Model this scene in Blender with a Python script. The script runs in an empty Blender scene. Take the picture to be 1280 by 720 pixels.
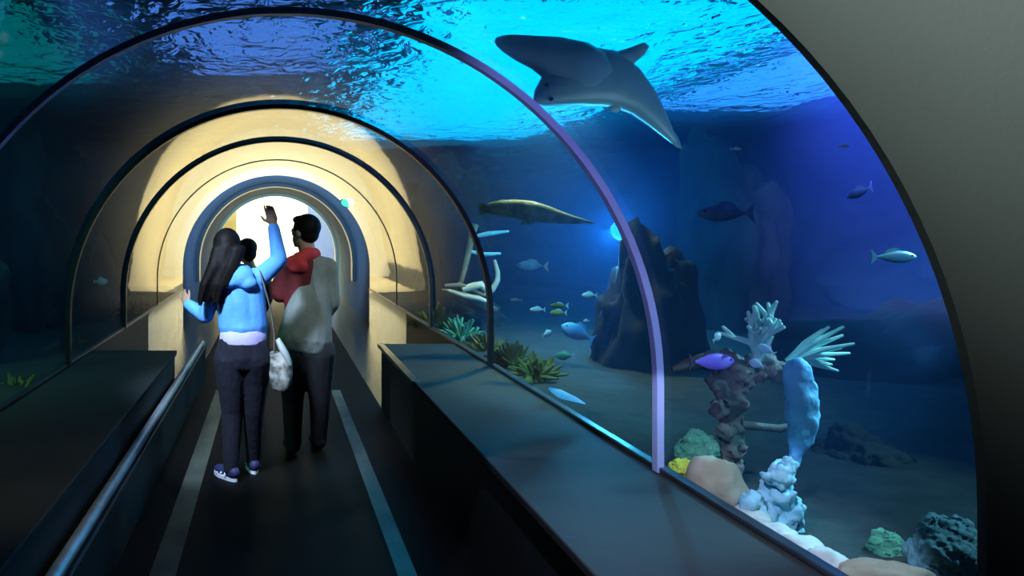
import bpy, bmesh, math, random
from mathutils import Vector, Matrix, noise

random.seed(7)
S = bpy.context.scene
C = S.collection
V = Vector
PI = math.pi

# ------------------------------------------------------------------ tunnel numbers
F = 1000.0                      # focal length in pixels of the 1280 px frame
VX, VY = 342.0, 288.0           # where the tunnel axis meets the picture
EYE = 1.6                       # camera height
R = 1.6                         # tunnel radius
XC = 0.045                      # tunnel axis, x
ZS = 0.944                      # springing height of the vault
ZL = 0.58                       # height of the side ledges


def P(px, py, y):
    """world point that stands at depth y under picture point px, py"""
    return V(((px - VX) / F * y, y, EYE - (py - VY) / F * y))


# ------------------------------------------------------------------ tagging / linking
def tag(o, label=None, cat=None, group=None, kind=None):
    if label: o['label'] = label
    if cat: o['category'] = cat
    if group: o['group'] = group
    if kind: o['kind'] = kind
    return o


def empty(name, loc, label, cat, group=None):
    o = bpy.data.objects.new(name, None)
    o.empty_display_size = 0.1
    C.objects.link(o)
    o.location = loc
    return tag(o, label, cat, group)


def link(name, me, m, parent=None, smooth=False):
    o = bpy.data.objects.new(name, me)
    C.objects.link(o)
    if m is not None and not me.materials:
        me.materials.append(m)
    if smooth:
        for p in me.polygons: p.use_smooth = True
        me.set_sharp_from_angle(angle=math.radians(50))
    if parent is not None:
        o.parent = parent
        root = parent
        off = V((0, 0, 0))
        while root is not None:
            off += root.location
            root = root.parent
        o.location = -off          # meshes are made in world space
    return o


def obj(name, bm, m, parent=None, smooth=False):
    bmesh.ops.recalc_face_normals(bm, faces=bm.faces)
    me = bpy.data.meshes.new(name)
    bm.to_mesh(me); bm.free()
    return link(name, me, m, parent, smooth)


def struct(name, bm, m, smooth=False):
    return tag(obj(name, bm, m, None, smooth), kind='structure')


def recentre(o, at):
    """move the origin of a top-level mesh to a world point"""
    at = V(at)
    o.data.transform(Matrix.Translation(-at))
    o.location = at
    return o


# ------------------------------------------------------------------ mesh helpers
def box(bm, a, b):
    x0, y0, z0 = a; x1, y1, z1 = b
    v = [bm.verts.new(p) for p in ((x0,y0,z0),(x1,y0,z0),(x1,y1,z0),(x0,y1,z0),(x0,y0,z1),(x1,y0,z1),(x1,y1,z1),(x0,y1,z1))]
    for q in ((0,3,2,1),(4,5,6,7),(0,1,5,4),(1,2,6,5),(2,3,7,6),(3,0,4,7)):
        bm.faces.new([v[i] for i in q])


def bevel_all(bm, w, seg=2):
    bmesh.ops.bevel(bm, geom=list(bm.edges), offset=w, segments=seg, affect='EDGES', profile=0.5)


def frame(d):
    d = d.normalized()
    a = V((0, 0, 1)) if abs(d.z) < 0.9 else V((1, 0, 0))
    r = d.cross(a).normalized()
    return r, r.cross(d).normalized()


def tube(bm, pts, rad, n=10, caps=True, flat=1.0):
    pts = [V(p) for p in pts]
    if not isinstance(rad, (list, tuple)): rad = [rad] * len(pts)
    rings = []
    r0 = None
    for i, p in enumerate(pts):
        d = (pts[min(i + 1, len(pts) - 1)] - pts[max(i - 1, 0)])
        d = d.normalized()
        if r0 is None:
            r, u = frame(d)
        else:
            r = (r0 - d * r0.dot(d)).normalized(); u = r.cross(d).normalized()
        r0 = r
        rings.append([bm.verts.new(p + (r * math.cos(2*PI*k/n) + u * flat * math.sin(2*PI*k/n)) * rad[i]) for k in range(n)])
    for a, b in zip(rings, rings[1:]):
        for k in range(n):
            bm.faces.new((a[k], a[(k+1) % n], b[(k+1) % n], b[k]))
    if caps:
        bm.faces.new(rings[0][::-1]); bm.faces.new(rings[-1])


def loft(bm, rings, caps=True):
    vs = [[bm.verts.new(p) for p in r] for r in rings]
    n = len(vs[0])
    for a, b in zip(vs, vs[1:]):
        for k in range(n):
            bm.faces.new((a[k], a[(k+1) % n], b[(k+1) % n], b[k]))
    if caps:
        bm.faces.new(vs[0][::-1]); bm.faces.new(vs[-1])


def ellipsoid(bm, c, rad, rot=None, sub=3):
    m = Matrix.Translation(V(c)) @ (rot.to_4x4() if rot else Matrix.Identity(4)) @ Matrix.Diagonal((*rad, 1))
    bmesh.ops.create_icosphere(bm, subdivisions=sub, radius=1.0, matrix=m)


def capsule(bm, a, b, ra, rb, n=14):
    a, b = V(a), V(b)
    if (b - a).length > 1e-5:
        d = (b - a)
        L = d.length
        q = d.to_track_quat('Z', 'Y').to_matrix().to_4x4()
        bmesh.ops.create_cone(bm, cap_ends=True, segments=n, radius1=ra, radius2=rb, depth=L,
                              matrix=Matrix.Translation((a + b) / 2) @ q)
    for c, r in ((a, ra), (b, rb)):
        bmesh.ops.create_icosphere(bm, subdivisions=2, radius=r, matrix=Matrix.Translation(c))


def fuse(name, bm, m, parent, voxel=0.008, smooth=4, root=None):
    """melt overlapping shapes into one continuous skin"""
    me = bpy.data.meshes.new('tmp'); bm.to_mesh(me); bm.free()
    t = bpy.data.objects.new('tmp', me); C.objects.link(t)
    r = t.modifiers.new('r', 'REMESH'); r.mode = 'VOXEL'; r.voxel_size = voxel
    if smooth:
        s = t.modifiers.new('s', 'SMOOTH'); s.iterations = smooth; s.factor = 0.5
    dg = bpy.context.evaluated_depsgraph_get()
    out = bpy.data.meshes.new_from_object(t.evaluated_get(dg))
    out.name = name
    bpy.data.objects.remove(t); bpy.data.meshes.remove(me)
    return link(name, out, m, parent, True)


def prism(bm, poly, a, b, org=(0,0,0), thick=0.01, nrm=None):
    """flat outline poly in the frame a, b given a thickness"""
    a, b, org = V(a), V(b), V(org)
    n = (nrm or a.cross(b)).normalized() * thick / 2
    f = [bm.verts.new(org + a*x + b*y + n) for x, y in poly]
    k = [bm.verts.new(org + a*x + b*y - n) for x, y in poly]
    bm.faces.new(f); bm.faces.new(k[::-1])
    L = len(poly)
    for i in range(L):
        bm.faces.new((f[i], k[i], k[(i+1) % L], f[(i+1) % L]))


def rockmesh(c, rad, seed=0, rough=0.35, sub=4, freq=1.3, flat=None):
    bm = bmesh.new()
    bmesh.ops.create_icosphere(bm, subdivisions=sub, radius=1.0)
    o = V((seed * 3.17, seed * 1.31, seed * 7.7))
    for v in bm.verts:
        d = v.co.normalized()
        k = 1 + rough * noise.fractal(d * freq + o, 1.0, 2.0, 5) + 0.5 * rough * abs(noise.noise(d * freq * 2.3 + o))
        v.co = V((d.x * rad[0], d.y * rad[1], d.z * rad[2])) * k
        if flat is not None and v.co.z < -flat * rad[2]:
            v.co.z = -flat * rad[2]
    bmesh.ops.translate(bm, verts=bm.verts, vec=V(c))
    return bm


def arch_pts(r, n=56, zl=ZL):
    out = [(XC - r, zl)]
    for k in range(n + 1):
        t = PI - PI * k / n
        out.append((XC + r * math.cos(t), ZS + r * math.sin(t)))
    out.append((XC + r, zl))
    return out


def arch_shell(bm, r0, r1, y0, y1, n=56, zl=ZL, ny=1):
    a, b = arch_pts(r0, n, zl), arch_pts(r1, n, zl)
    prof = a + b[::-1]
    loft(bm, [[V((x, y0 + (y1 - y0) * j / ny, z)) for x, z in prof] for j in range(ny + 1)])
    # replace the concave end caps by quads
    caps = [f for f in bm.faces if len(f.verts) > 4]
    for f in caps:
        vs = list(f.verts)
        bm.faces.remove(f)
    bm.verts.ensure_lookup_table()
    L = len(prof)
    base = len(bm.verts) - L * (ny + 1)
    for j in (0, ny):
        s = base + j * L
        for k in range(len(a) - 1):
            bm.faces.new((bm.verts[s + k], bm.verts[s + k + 1], bm.verts[s + L - 2 - k], bm.verts[s + L - 1 - k]))


# ------------------------------------------------------------------ materials
def nodes(name):
    m = bpy.data.materials.new(name); m.use_nodes = True
    nt = m.node_tree; nt.nodes.clear()
    return m, nt, nt.nodes.new('ShaderNodeOutputMaterial')


def N(nt, t, **kw):
    n = nt.nodes.new(t)
    for k, v in kw.items():
        if k in n.inputs: n.inputs[k].default_value = v
        else: setattr(n, k, v)
    return n


def mat(name, c1, c2=None, scale=4.0, rough=0.6, metal=0.0, bump=0.0, bscale=None, coat=0.0, detail=4.0, spec=0.5, stretch=None):
    m, nt, out = nodes(name)
    b = nt.nodes.new('ShaderNodeBsdfPrincipled')
    b.inputs['Roughness'].default_value = rough
    b.inputs['Metallic'].default_value = metal
    b.inputs['Coat Weight'].default_value = coat
    b.inputs['Coat Roughness'].default_value = 0.08
    b.inputs['Specular IOR Level'].default_value = spec
    nt.links.new(b.outputs[0], out.inputs[0])
    tc = nt.nodes.new('ShaderNodeTexCoord')
    mp = nt.nodes.new('ShaderNodeMapping')
    if stretch: mp.inputs['Scale'].default_value = stretch
    nt.links.new(tc.outputs['Object'], mp.inputs[0])
    nz = N(nt, 'ShaderNodeTexNoise', Scale=scale, Detail=detail)
    nt.links.new(mp.outputs[0], nz.inputs['Vector'])
    r = nt.nodes.new('ShaderNodeValToRGB')
    r.color_ramp.elements[0].position = 0.35; r.color_ramp.elements[1].position = 0.65
    r.color_ramp.elements[0].color = (*c1, 1); r.color_ramp.elements[1].color = (*(c2 or c1), 1)
    nt.links.new(nz.outputs['Fac'], r.inputs[0])
    nt.links.new(r.outputs[0], b.inputs['Base Color'])
    if bump:
        n2 = N(nt, 'ShaderNodeTexNoise', Scale=bscale or scale * 3, Detail=5.0)
        nt.links.new(mp.outputs[0], n2.inputs['Vector'])
        bp = N(nt, 'ShaderNodeBump', Strength=bump, Distance=0.02)
        nt.links.new(n2.outputs['Fac'], bp.inputs['Height'])
        nt.links.new(bp.outputs[0], b.inputs['Normal'])
    return m


def stripes(name, c1, c2, axis=0, scale=20.0, rough=0.5, dist=2.0):
    m = mat(name, c1, c2, rough=rough)
    nt = m.node_tree
    w = N(nt, 'ShaderNodeTexWave', Scale=scale, Distortion=dist)
    w.bands_direction = 'XYZ'[axis]
    mp = [n for n in nt.nodes if n.type == 'MAPPING'][0]
    rp = [n for n in nt.nodes if n.type == 'VALTORGB'][0]
    nt.links.new(mp.outputs[0], w.inputs['Vector']); nt.links.new(w.outputs['Fac'], rp.inputs[0])
    return m


def emit(name, col, strength):
    m, nt, out = nodes(name)
    e = N(nt, 'ShaderNodeEmission', Color=(*col, 1), Strength=strength)
    nt.links.new(e.outputs[0], out.inputs[0])
    return m


def acrylic():
    m, nt, out = nodes('acrylic')
    tr = N(nt, 'ShaderNodeBsdfTransparent', Color=(0.97, 0.985, 1, 1))
    gl = N(nt, 'ShaderNodeBsdfGlossy', Roughness=0.03, Color=(1, 1, 1, 1))
    ge = nt.nodes.new('ShaderNodeNewGeometry')
    dt = N(nt, 'ShaderNodeVectorMath', operation='DOT_PRODUCT')
    nt.links.new(ge.outputs['Incoming'], dt.inputs[0]); nt.links.new(ge.outputs['Normal'], dt.inputs[1])
    ab = N(nt, 'ShaderNodeMath', operation='ABSOLUTE'); nt.links.new(dt.outputs['Value'], ab.inputs[0])
    sb = N(nt, 'ShaderNodeMath', operation='SUBTRACT'); sb.inputs[0].default_value = 1.0; nt.links.new(ab.outputs[0], sb.inputs[1])
    pw = N(nt, 'ShaderNodeMath', operation='POWER'); pw.inputs[1].default_value = 7.5; nt.links.new(sb.outputs[0], pw.inputs[0])
    fr = N(nt, 'ShaderNodeMath', operation='MULTIPLY_ADD'); fr.inputs[1].default_value = 0.96; fr.inputs[2].default_value = 0.008
    nt.links.new(pw.outputs[0], fr.inputs[0])
    mx = nt.nodes.new('ShaderNodeMixShader')
    tc = nt.nodes.new('ShaderNodeTexCoord')
    mp = N(nt, 'ShaderNodeMapping'); mp.inputs['Scale'].default_value = (1.6, 0.55, 1.6)
    nz = N(nt, 'ShaderNodeTexNoise', Scale=2.2, Detail=2.0)
    bp = N(nt, 'ShaderNodeBump', Strength=0.05, Distance=0.02)
    nt.links.new(tc.outputs['Object'], mp.inputs[0]); nt.links.new(mp.outputs[0], nz.inputs['Vector'])
    nt.links.new(nz.outputs['Fac'], bp.inputs['Height'])
    nt.links.new(bp.outputs[0], gl.inputs['Normal'])
    fx = N(nt, 'ShaderNodeMath', operation='SUBTRACT'); fx.inputs[0].default_value = 1.0; nt.links.new(ge.outputs['Backfacing'], fx.inputs[1])
    fm = N(nt, 'ShaderNodeMath', operation='MULTIPLY'); nt.links.new(fr.outputs[0], fm.inputs[0]); nt.links.new(fx.outputs[0], fm.inputs[1]); fr = fm
    nt.links.new(fr.outputs[0], mx.inputs[0]); nt.links.new(tr.outputs[0], mx.inputs[1]); nt.links.new(gl.outputs[0], mx.inputs[2])
    nt.links.new(mx.outputs[0], out.inputs[0])
    return m


def water_volume():
    m, nt, out = nodes('tank_water')
    tr = N(nt, 'ShaderNodeBsdfTransparent')
    nt.links.new(tr.outputs[0], out.inputs['Surface'])
    sc = N(nt, 'ShaderNodeVolumeScatter', Color=(0.12, 0.36, 1.0, 1), Density=0.048, Anisotropy=0.2)
    ab = N(nt, 'ShaderNodeVolumeAbsorption', Color=(0.1, 0.62, 0.9, 1), Density=0.07)
    ad = nt.nodes.new('ShaderNodeAddShader')
    nt.links.new(sc.outputs[0], ad.inputs[0]); nt.links.new(ab.outputs[0], ad.inputs[1])
    nt.links.new(ad.outputs[0], out.inputs['Volume'])
    return m


def ripples():
    m, nt, out = nodes('rippled_water')
    tc = nt.nodes.new('ShaderNodeTexCoord')
    mp = N(nt, 'ShaderNodeMapping'); mp.inputs['Scale'].default_value = (1.0, 0.75, 1.0)
    mp.inputs['Rotation'].default_value = (0, 0, 0.35)
    nt.links.new(tc.outputs['Object'], mp.inputs[0])
    n1 = N(nt, 'ShaderNodeTexNoise', Scale=2.2, Detail=3.0, Distortion=0.6)
    n2 = N(nt, 'ShaderNodeTexNoise', Scale=6.5, Detail=3.0, Distortion=0.8)
    for n in (n1, n2): nt.links.new(mp.outputs[0], n.inputs['Vector'])
    n1.inputs['Scale'].default_value = 1.5; n2.inputs['Scale'].default_value = 4.5
    ad = N(nt, 'ShaderNodeMath', operation='ADD')
    nt.links.new(n1.outputs['Fac'], ad.inputs[0]); nt.links.new(n2.outputs['Fac'], ad.inputs[1])
    bp = N(nt, 'ShaderNodeBump', Strength=1.0, Distance=0.29)
    nt.links.new(ad.outputs[0], bp.inputs['Height'])
    rf = N(nt, 'ShaderNodeBsdfRefraction', Roughness=0.05, IOR=1.33, Color=(0.9, 0.97, 1, 1))
    gl = N(nt, 'ShaderNodeBsdfGlossy', Roughness=0.08, Color=(0.7, 0.85, 1, 1))
    tl = N(nt, 'ShaderNodeBsdfTranslucent', Color=(0.55, 0.8, 0.95, 1))
    for n in (rf, gl, tl): nt.links.new(bp.outputs[0], n.inputs['Normal'])
    m1 = N(nt, 'ShaderNodeMixShader', Fac=0.22); m2 = N(nt, 'ShaderNodeMixShader', Fac=0.18)
    nt.links.new(rf.outputs[0], m1.inputs[1]); nt.links.new(tl.outputs[0], m1.inputs[2])
    nt.links.new(m1.outputs[0], m2.inputs[1]); nt.links.new(gl.outputs[0], m2.inputs[2])
    nt.links.new(m2.outputs[0], out.inputs[0])
    return m


M = {
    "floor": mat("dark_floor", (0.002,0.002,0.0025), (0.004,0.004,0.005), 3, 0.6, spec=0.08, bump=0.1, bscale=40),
    'ledge': mat('ledge_slate', (0.022, 0.022, 0.022), (0.030, 0.030, 0.031), 2.2, 0.65, bump=0.05, bscale=30, spec=0.25),
    'black': mat('black_rubber', (0.006, 0.006, 0.007), (0.01, 0.01, 0.011), 5, 0.5),
    'riser': mat('dark_riser', (0.010, 0.011, 0.012), (0.016, 0.017, 0.018), 5, 0.5),
    'rail': mat('brushed_rail', (0.42, 0.47, 0.52), (0.55, 0.6, 0.65), 14, 0.42, metal=0.6),
    'strip': mat('worn_metal_strip', (0.03, 0.045, 0.04), (0.22, 0.26, 0.20), 2.2, 0.42, metal=0.5, stretch=(1, 0.5, 1)),
    'rib': mat('violet_lit_steel', (0.44, 0.48, 0.82), (0.50, 0.54, 0.88), 6, 0.4),  # violet light on the first ring is put into this colour
    'ribdark': mat('dark_steel', (0.02, 0.022, 0.03), (0.03, 0.033, 0.04), 6, 0.3),
    'ribbrass': mat('cream_ring', (0.55, 0.52, 0.35), (0.62, 0.58, 0.4), 6, 0.35),
    'bluevault': mat('blue_vault', (0.05, 0.15, 0.26), (0.08, 0.20, 0.33), 1.6, 0.7, bump=0.05, spec=0.2),
    'greywall': mat('grey_plaster', (0.25, 0.27, 0.25), (0.28, 0.30, 0.275), 1.3, 0.8, bump=0.08, bscale=50),
    'nosing': mat('polished_nosing', (0.45, 0.45, 0.42), (0.6, 0.6, 0.55), 4, 0.16, metal=1.0),
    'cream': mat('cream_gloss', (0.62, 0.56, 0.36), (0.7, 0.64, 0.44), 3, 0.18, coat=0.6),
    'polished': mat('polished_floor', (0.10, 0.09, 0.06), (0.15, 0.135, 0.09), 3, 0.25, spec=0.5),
    'white': mat('lobby_white', (0.8, 0.78, 0.70), (0.85, 0.83, 0.76), 2, 0.6),
    'olivewall': mat('olive_wall', (0.16, 0.14, 0.06), (0.20, 0.18, 0.08), 2, 0.6),
    'lobbyblue': mat('lobby_blue', (0.12, 0.2, 0.55), (0.14, 0.24, 0.6), 2, 0.6),
    'acrylic': acrylic(), 'watervol': water_volume(), 'ripple': ripples(),
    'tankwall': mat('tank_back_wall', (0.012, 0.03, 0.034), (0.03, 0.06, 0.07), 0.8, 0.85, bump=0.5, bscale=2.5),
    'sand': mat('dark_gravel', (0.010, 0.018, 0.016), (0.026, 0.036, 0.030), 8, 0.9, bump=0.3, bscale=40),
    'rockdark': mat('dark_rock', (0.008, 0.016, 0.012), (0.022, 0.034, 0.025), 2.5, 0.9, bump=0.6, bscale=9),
    'rocktan': mat('tan_rock', (0.36, 0.26, 0.18), (0.50, 0.40, 0.30), 5, 0.85, bump=0.5, bscale=16),
    'rockpale': mat('pale_rock', (0.55, 0.52, 0.50), (0.75, 0.73, 0.70), 6, 0.8, bump=0.5, bscale=18),
    'olive': mat('olive_coral', (0.14, 0.17, 0.03), (0.36, 0.32, 0.09), 7, 0.85, bump=0.6, bscale=22),
    'greencoral': mat('green_coral', (0.06, 0.28, 0.17), (0.14, 0.42, 0.28), 7, 0.8, bump=0.6, bscale=25),
    'yellowcoral': mat('yellow_coral', (0.55, 0.62, 0.05), (0.75, 0.8, 0.12), 9, 0.7, bump=0.5, bscale=25),
    'cyancoral': mat('pale_cyan_coral', (0.25, 0.55, 0.52), (0.45, 0.75, 0.68), 8, 0.7, bump=0.4, bscale=20),
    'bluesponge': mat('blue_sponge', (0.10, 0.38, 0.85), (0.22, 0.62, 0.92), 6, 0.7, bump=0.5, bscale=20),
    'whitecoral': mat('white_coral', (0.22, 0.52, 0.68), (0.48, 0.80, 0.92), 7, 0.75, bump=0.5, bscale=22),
    'orange': mat('orange_coral', (0.5, 0.12, 0.03), (0.65, 0.2, 0.05), 7, 0.8, bump=0.5),
    'wood': mat('sunken_wood', (0.20, 0.14, 0.07), (0.36, 0.27, 0.14), 6, 0.85, bump=0.5, bscale=20),
    'woodpale': mat('pale_plank', (0.62, 0.52, 0.36), (0.75, 0.64, 0.46), 8, 0.7, bump=0.3),
    'trunk': mat('encrusted_trunk', (0.06, 0.10, 0.09), (0.20, 0.15, 0.14), 7, 0.9, bump=0.7, bscale=18),
    'shark': mat('shark_grey', (0.16, 0.36, 0.32), (0.22, 0.42, 0.38), 5, 0.45, bump=0.1),
    'greenfish': mat('mottled_green', (0.08, 0.13, 0.03), (0.32, 0.36, 0.13), 9, 0.6, bump=0.3),
    'bluefish': mat('blue_scales', (0.10, 0.35, 0.75), (0.25, 0.62, 0.85), 12, 0.4),
    'silverfish': mat('silver_scales', (0.35, 0.55, 0.60), (0.55, 0.75, 0.75), 12, 0.4),
    'purplefish': mat('purple_scales', (0.22, 0.14, 0.85), (0.34, 0.26, 0.95), 9, 0.45),
    'darkfish': mat('dark_scales', (0.05, 0.05, 0.07), (0.09, 0.09, 0.12), 9, 0.45),
    'dimfish': mat('dim_blue_scales', (0.05, 0.15, 0.24), (0.09, 0.24, 0.34), 12, 0.5),
    'tealcoral': mat('teal_coral', (0.09, 0.22, 0.26), (0.16, 0.34, 0.38), 8, 0.8, bump=0.5, bscale=20),
    'eye': mat('dark_eye', (0.01, 0.01, 0.01), None, 5, 0.2),
    'skin': mat('skin', (0.42, 0.24, 0.16), (0.48, 0.28, 0.19), 8, 0.5),
    'lips': mat('lips', (0.40, 0.12, 0.10), None, 8, 0.5),
    'eyewhite': mat('eye_white', (0.8, 0.8, 0.8), None, 8, 0.3),
    'hair': mat('dark_hair', (0.005, 0.004, 0.004), (0.010, 0.008, 0.007), 60, 0.6, spec=0.12, stretch=(1, 1, 0.15)),
    'bluejacket': mat('sky_blue_fleece', (0.10, 0.36, 0.86), (0.13, 0.41, 0.92), 18, 0.8, bump=0.25, bscale=30),
    'lilac': mat('lilac_hem', (0.55, 0.50, 0.90), (0.6, 0.55, 0.92), 12, 0.8, bump=0.2),
    'navy': mat('navy_denim', (0.004, 0.004, 0.013), (0.008, 0.0075, 0.02), 14, 0.85, bump=0.2, bscale=30),
    'blackcloth': mat('black_cloth', (0.010, 0.010, 0.012), (0.016, 0.016, 0.02), 14, 0.9),
    'greycloth': mat('grey_knit', (0.16, 0.18, 0.17), (0.26, 0.29, 0.27), 5, 0.9, bump=0.3, bscale=30),
    'redcloth': mat('red_cloth', (0.42, 0.02, 0.03), (0.55, 0.035, 0.045), 7, 0.85, bump=0.2),
    'maroon': mat('maroon_cloth', (0.12, 0.010, 0.014), (0.17, 0.016, 0.02), 7, 0.85, bump=0.2),
    'shoeblue': mat('sneaker_navy', (0.02, 0.02, 0.09), (0.03, 0.03, 0.12), 12, 0.6),
    'shoewhite': mat('sneaker_white', (0.78, 0.76, 0.88), (0.85, 0.84, 0.95), 12, 0.5),
    'strap': mat('strap_brown', (0.20, 0.17, 0.15), (0.28, 0.25, 0.22), 12, 0.8),
    'bag': mat('patterned_bag', (0.10, 0.10, 0.09), (0.62, 0.62, 0.55), 20, 0.7),
    'bagflap': mat('pale_flap', (0.70, 0.72, 0.68), (0.78, 0.80, 0.76), 12, 0.6),
    'housing': mat('lamp_housing', (0.02, 0.02, 0.02), (0.03, 0.03, 0.03), 5, 0.4, metal=0.5),
}

# ================================================================== SETTING
# --- floor of the walkway, its worn metal strips, side kerb
bm = bmesh.new(); box(bm, (-1.75, -1.2, -0.10), (1.85, 6.6, 0.0)); box(bm, (-0.84, 6.6, -0.10), (0.97, 20.6, 0.0)); struct('floor', bm, M['floor'])
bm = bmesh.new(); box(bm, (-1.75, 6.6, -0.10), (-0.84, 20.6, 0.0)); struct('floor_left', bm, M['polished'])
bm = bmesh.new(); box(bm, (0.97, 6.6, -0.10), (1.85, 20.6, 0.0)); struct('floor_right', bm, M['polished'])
bm = bmesh.new(); box(bm, (-0.575, 1.0, 0.0), (-0.455, 8.0, 0.004)); struct('trim_1', bm, M['strip'])
bm = bmesh.new(); box(bm, (0.575, 1.0, 0.0), (0.665, 8.0, 0.004)); struct('trim_2', bm, M['strip'])


def ledge(name, x0, x1, y0=1.0, y1=10.0):
    bm = bmesh.new()
    box(bm, (x0, y0, 0.0), (x1, y1, ZL - 0.035)); o = struct(name, bm, M['riser'])
    s = 0.02
    a, b = (x0 - (s if x0 > 0 else 0), x1 + (s if x0 < 0 else 0))
    bm = bmesh.new(); box(bm, (a, y0, ZL - 0.035), (b, y1, ZL)); bevel_all(bm, 0.006)
    top = obj('ledge_top', bm, M['ledge'], o)
    return o


ledge('wall_left', XC - R - 0.06, -0.84, 1.0, 6.8)
ledge('wall_right', 0.97, XC + R + 0.06, 1.0, 7.2)
# bright metal nosing along the right ledge
bm = bmesh.new(); box(bm, (0.935, 5.4, ZL - 0.03), (0.99, 7.2, ZL + 0.004)); bevel_all(bm, 0.003)
struct('trim_12', bm, M['nosing'])
# pale skirting under the glass where the ledges have ended
for nm, x0, x1 in (('baseboard_left', XC - R - 0.06, XC - R + 0.005), ('baseboard_right', XC + R - 0.005, XC + R + 0.06)):
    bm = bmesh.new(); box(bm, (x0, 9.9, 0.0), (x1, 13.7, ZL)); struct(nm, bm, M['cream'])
    bm = bmesh.new(); box(bm, (x0, 6.8 if x0 < 0 else 7.2, 0.0), (x1, 9.9, ZL)); struct(nm + '_dark', bm, M['riser'])
# low kerb with a round metal rail along the left of the walkway
bm = bmesh.new(); box(bm, (-0.838, 1.0, 0.0), (-0.745, 8.8, 0.33)); bevel_all(bm, 0.008)
kerb = tag(obj('kerb', bm, M['black']), kind='structure'); kerb.name = 'trim_3'
bm = bmesh.new()
loft(bm, [[V((-0.785 + 0.029 * math.cos(t) , y, 0.362 + 0.030 * math.sin(t))) for t in [2*PI*k/14 for k in range(14)]] for y in (1.0, 8.8)])
rail = empty('handrail', (-0.785, 2.0, 0.33), 'long brushed grey metal rail along the low black kerb on the left', 'rail')
obj('rail_bar', bm, M['rail'], rail, True)

# dark gasket at the foot of the acrylic, both sides
for i, x in enumerate((XC - R, XC + R)):
    bm = bmesh.new(); s = 1 if i else -1
    box(bm, (x - 0.022, 1.87, ZL), (x + 0.022, 13.7, ZL + 0.022)); bevel_all(bm, 0.006)
    struct('trim_%d' % (4 + i), bm, M['rib'] if False else M['ribdark'])

# --- acrylic panels, one per bay
SEG = [1.87, 3.39, 6.0, 8.29, 10.7, 13.7]
for i, (a, b) in enumerate(zip(SEG, SEG[1:])):
    bm = bmesh.new(); arch_shell(bm, R, R + 0.05, a + 0.004, b - 0.004, n=72)
    struct('window_%d' % (i + 1), bm, M['acrylic'], True)
# ribs at the joints
for i, (y, m, w, t) in enumerate(((3.39, 'rib', 0.045, 0.030), (6.0, 'ribdark', 0.06, 0.035), (8.29, 'ribdark', 0.05, 0.03), (10.7, 'ribdark', 0.03, 0.008))):
    bm = bmesh.new(); arch_shell(bm, R - t, R - 0.001, y - w / 2, y + w / 2, n=72)
    struct('trim_%d' % (6 + i), bm, M[m], True)
# --- blue painted vault beyond the acrylic
bm = bmesh.new(); arch_shell(bm, R, R + 0.15, 13.7, 20.6, n=72, zl=0.0, ny=4); struct('ceiling', bm, M['bluevault'], True)
bm = bmesh.new(); arch_shell(bm, R - 0.07, R - 0.001, 16.0, 16.3, n=72); struct('trim_10', bm, M['ribdark'], True)
bm = bmesh.new(); arch_shell(bm, R - 0.07, R - 0.001, 20.35, 20.6, n=72); struct('trim_11', bm, M['ribbrass'], True)

# --- lit lobby at the far end
bm = bmesh.new(); box(bm, (-5, 20.6, -0.1), (-0.35, 27, 0)); struct('floor_lobby_left', bm, M['riser'])  # left half made dark to dim its reflection in the right bays
bm = bmesh.new(); box(bm, (-0.35, 20.6, -0.1), (5, 27, 0)); struct('floor_lobby', bm, mat('lobby_floor', (0.5, 0.43, 0.28), (0.6, 0.52, 0.34), 2, 0.35))
bm = bmesh.new(); box(bm, (-1.25, 27, -0.1), (1.15, 27.2, 4.5)); struct('wall_far', bm, M['white'])
bm = bmesh.new(); box(bm, (-5, 27, -0.1), (-1.25, 27.2, 4.5)); struct('wall_far_left', bm, M['olivewall'])  # outer walls darkened to thin the warm reflection in the acrylic
bm = bmesh.new(); box(bm, (1.15, 27, -0.1), (5, 27.2, 4.5)); struct('wall_far_right', bm, M['lobbyblue'])
bm = bmesh.new(); box(bm, (-5.2, 20.6, -0.1), (-5, 27.2, 4.5)); struct('wall_lobby_left', bm, M['olivewall'])
bm = bmesh.new(); box(bm, (5, 20.6, -0.1), (5.2, 27.2, 4.5)); struct('wall_lobby_right', bm, M['lobbyblue'])
bm = bmesh.new(); box(bm, (-5.2, 20.6, 4.5), (5.2, 27.2, 4.6)); struct('ceiling_lobby', bm, M['white'])
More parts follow.
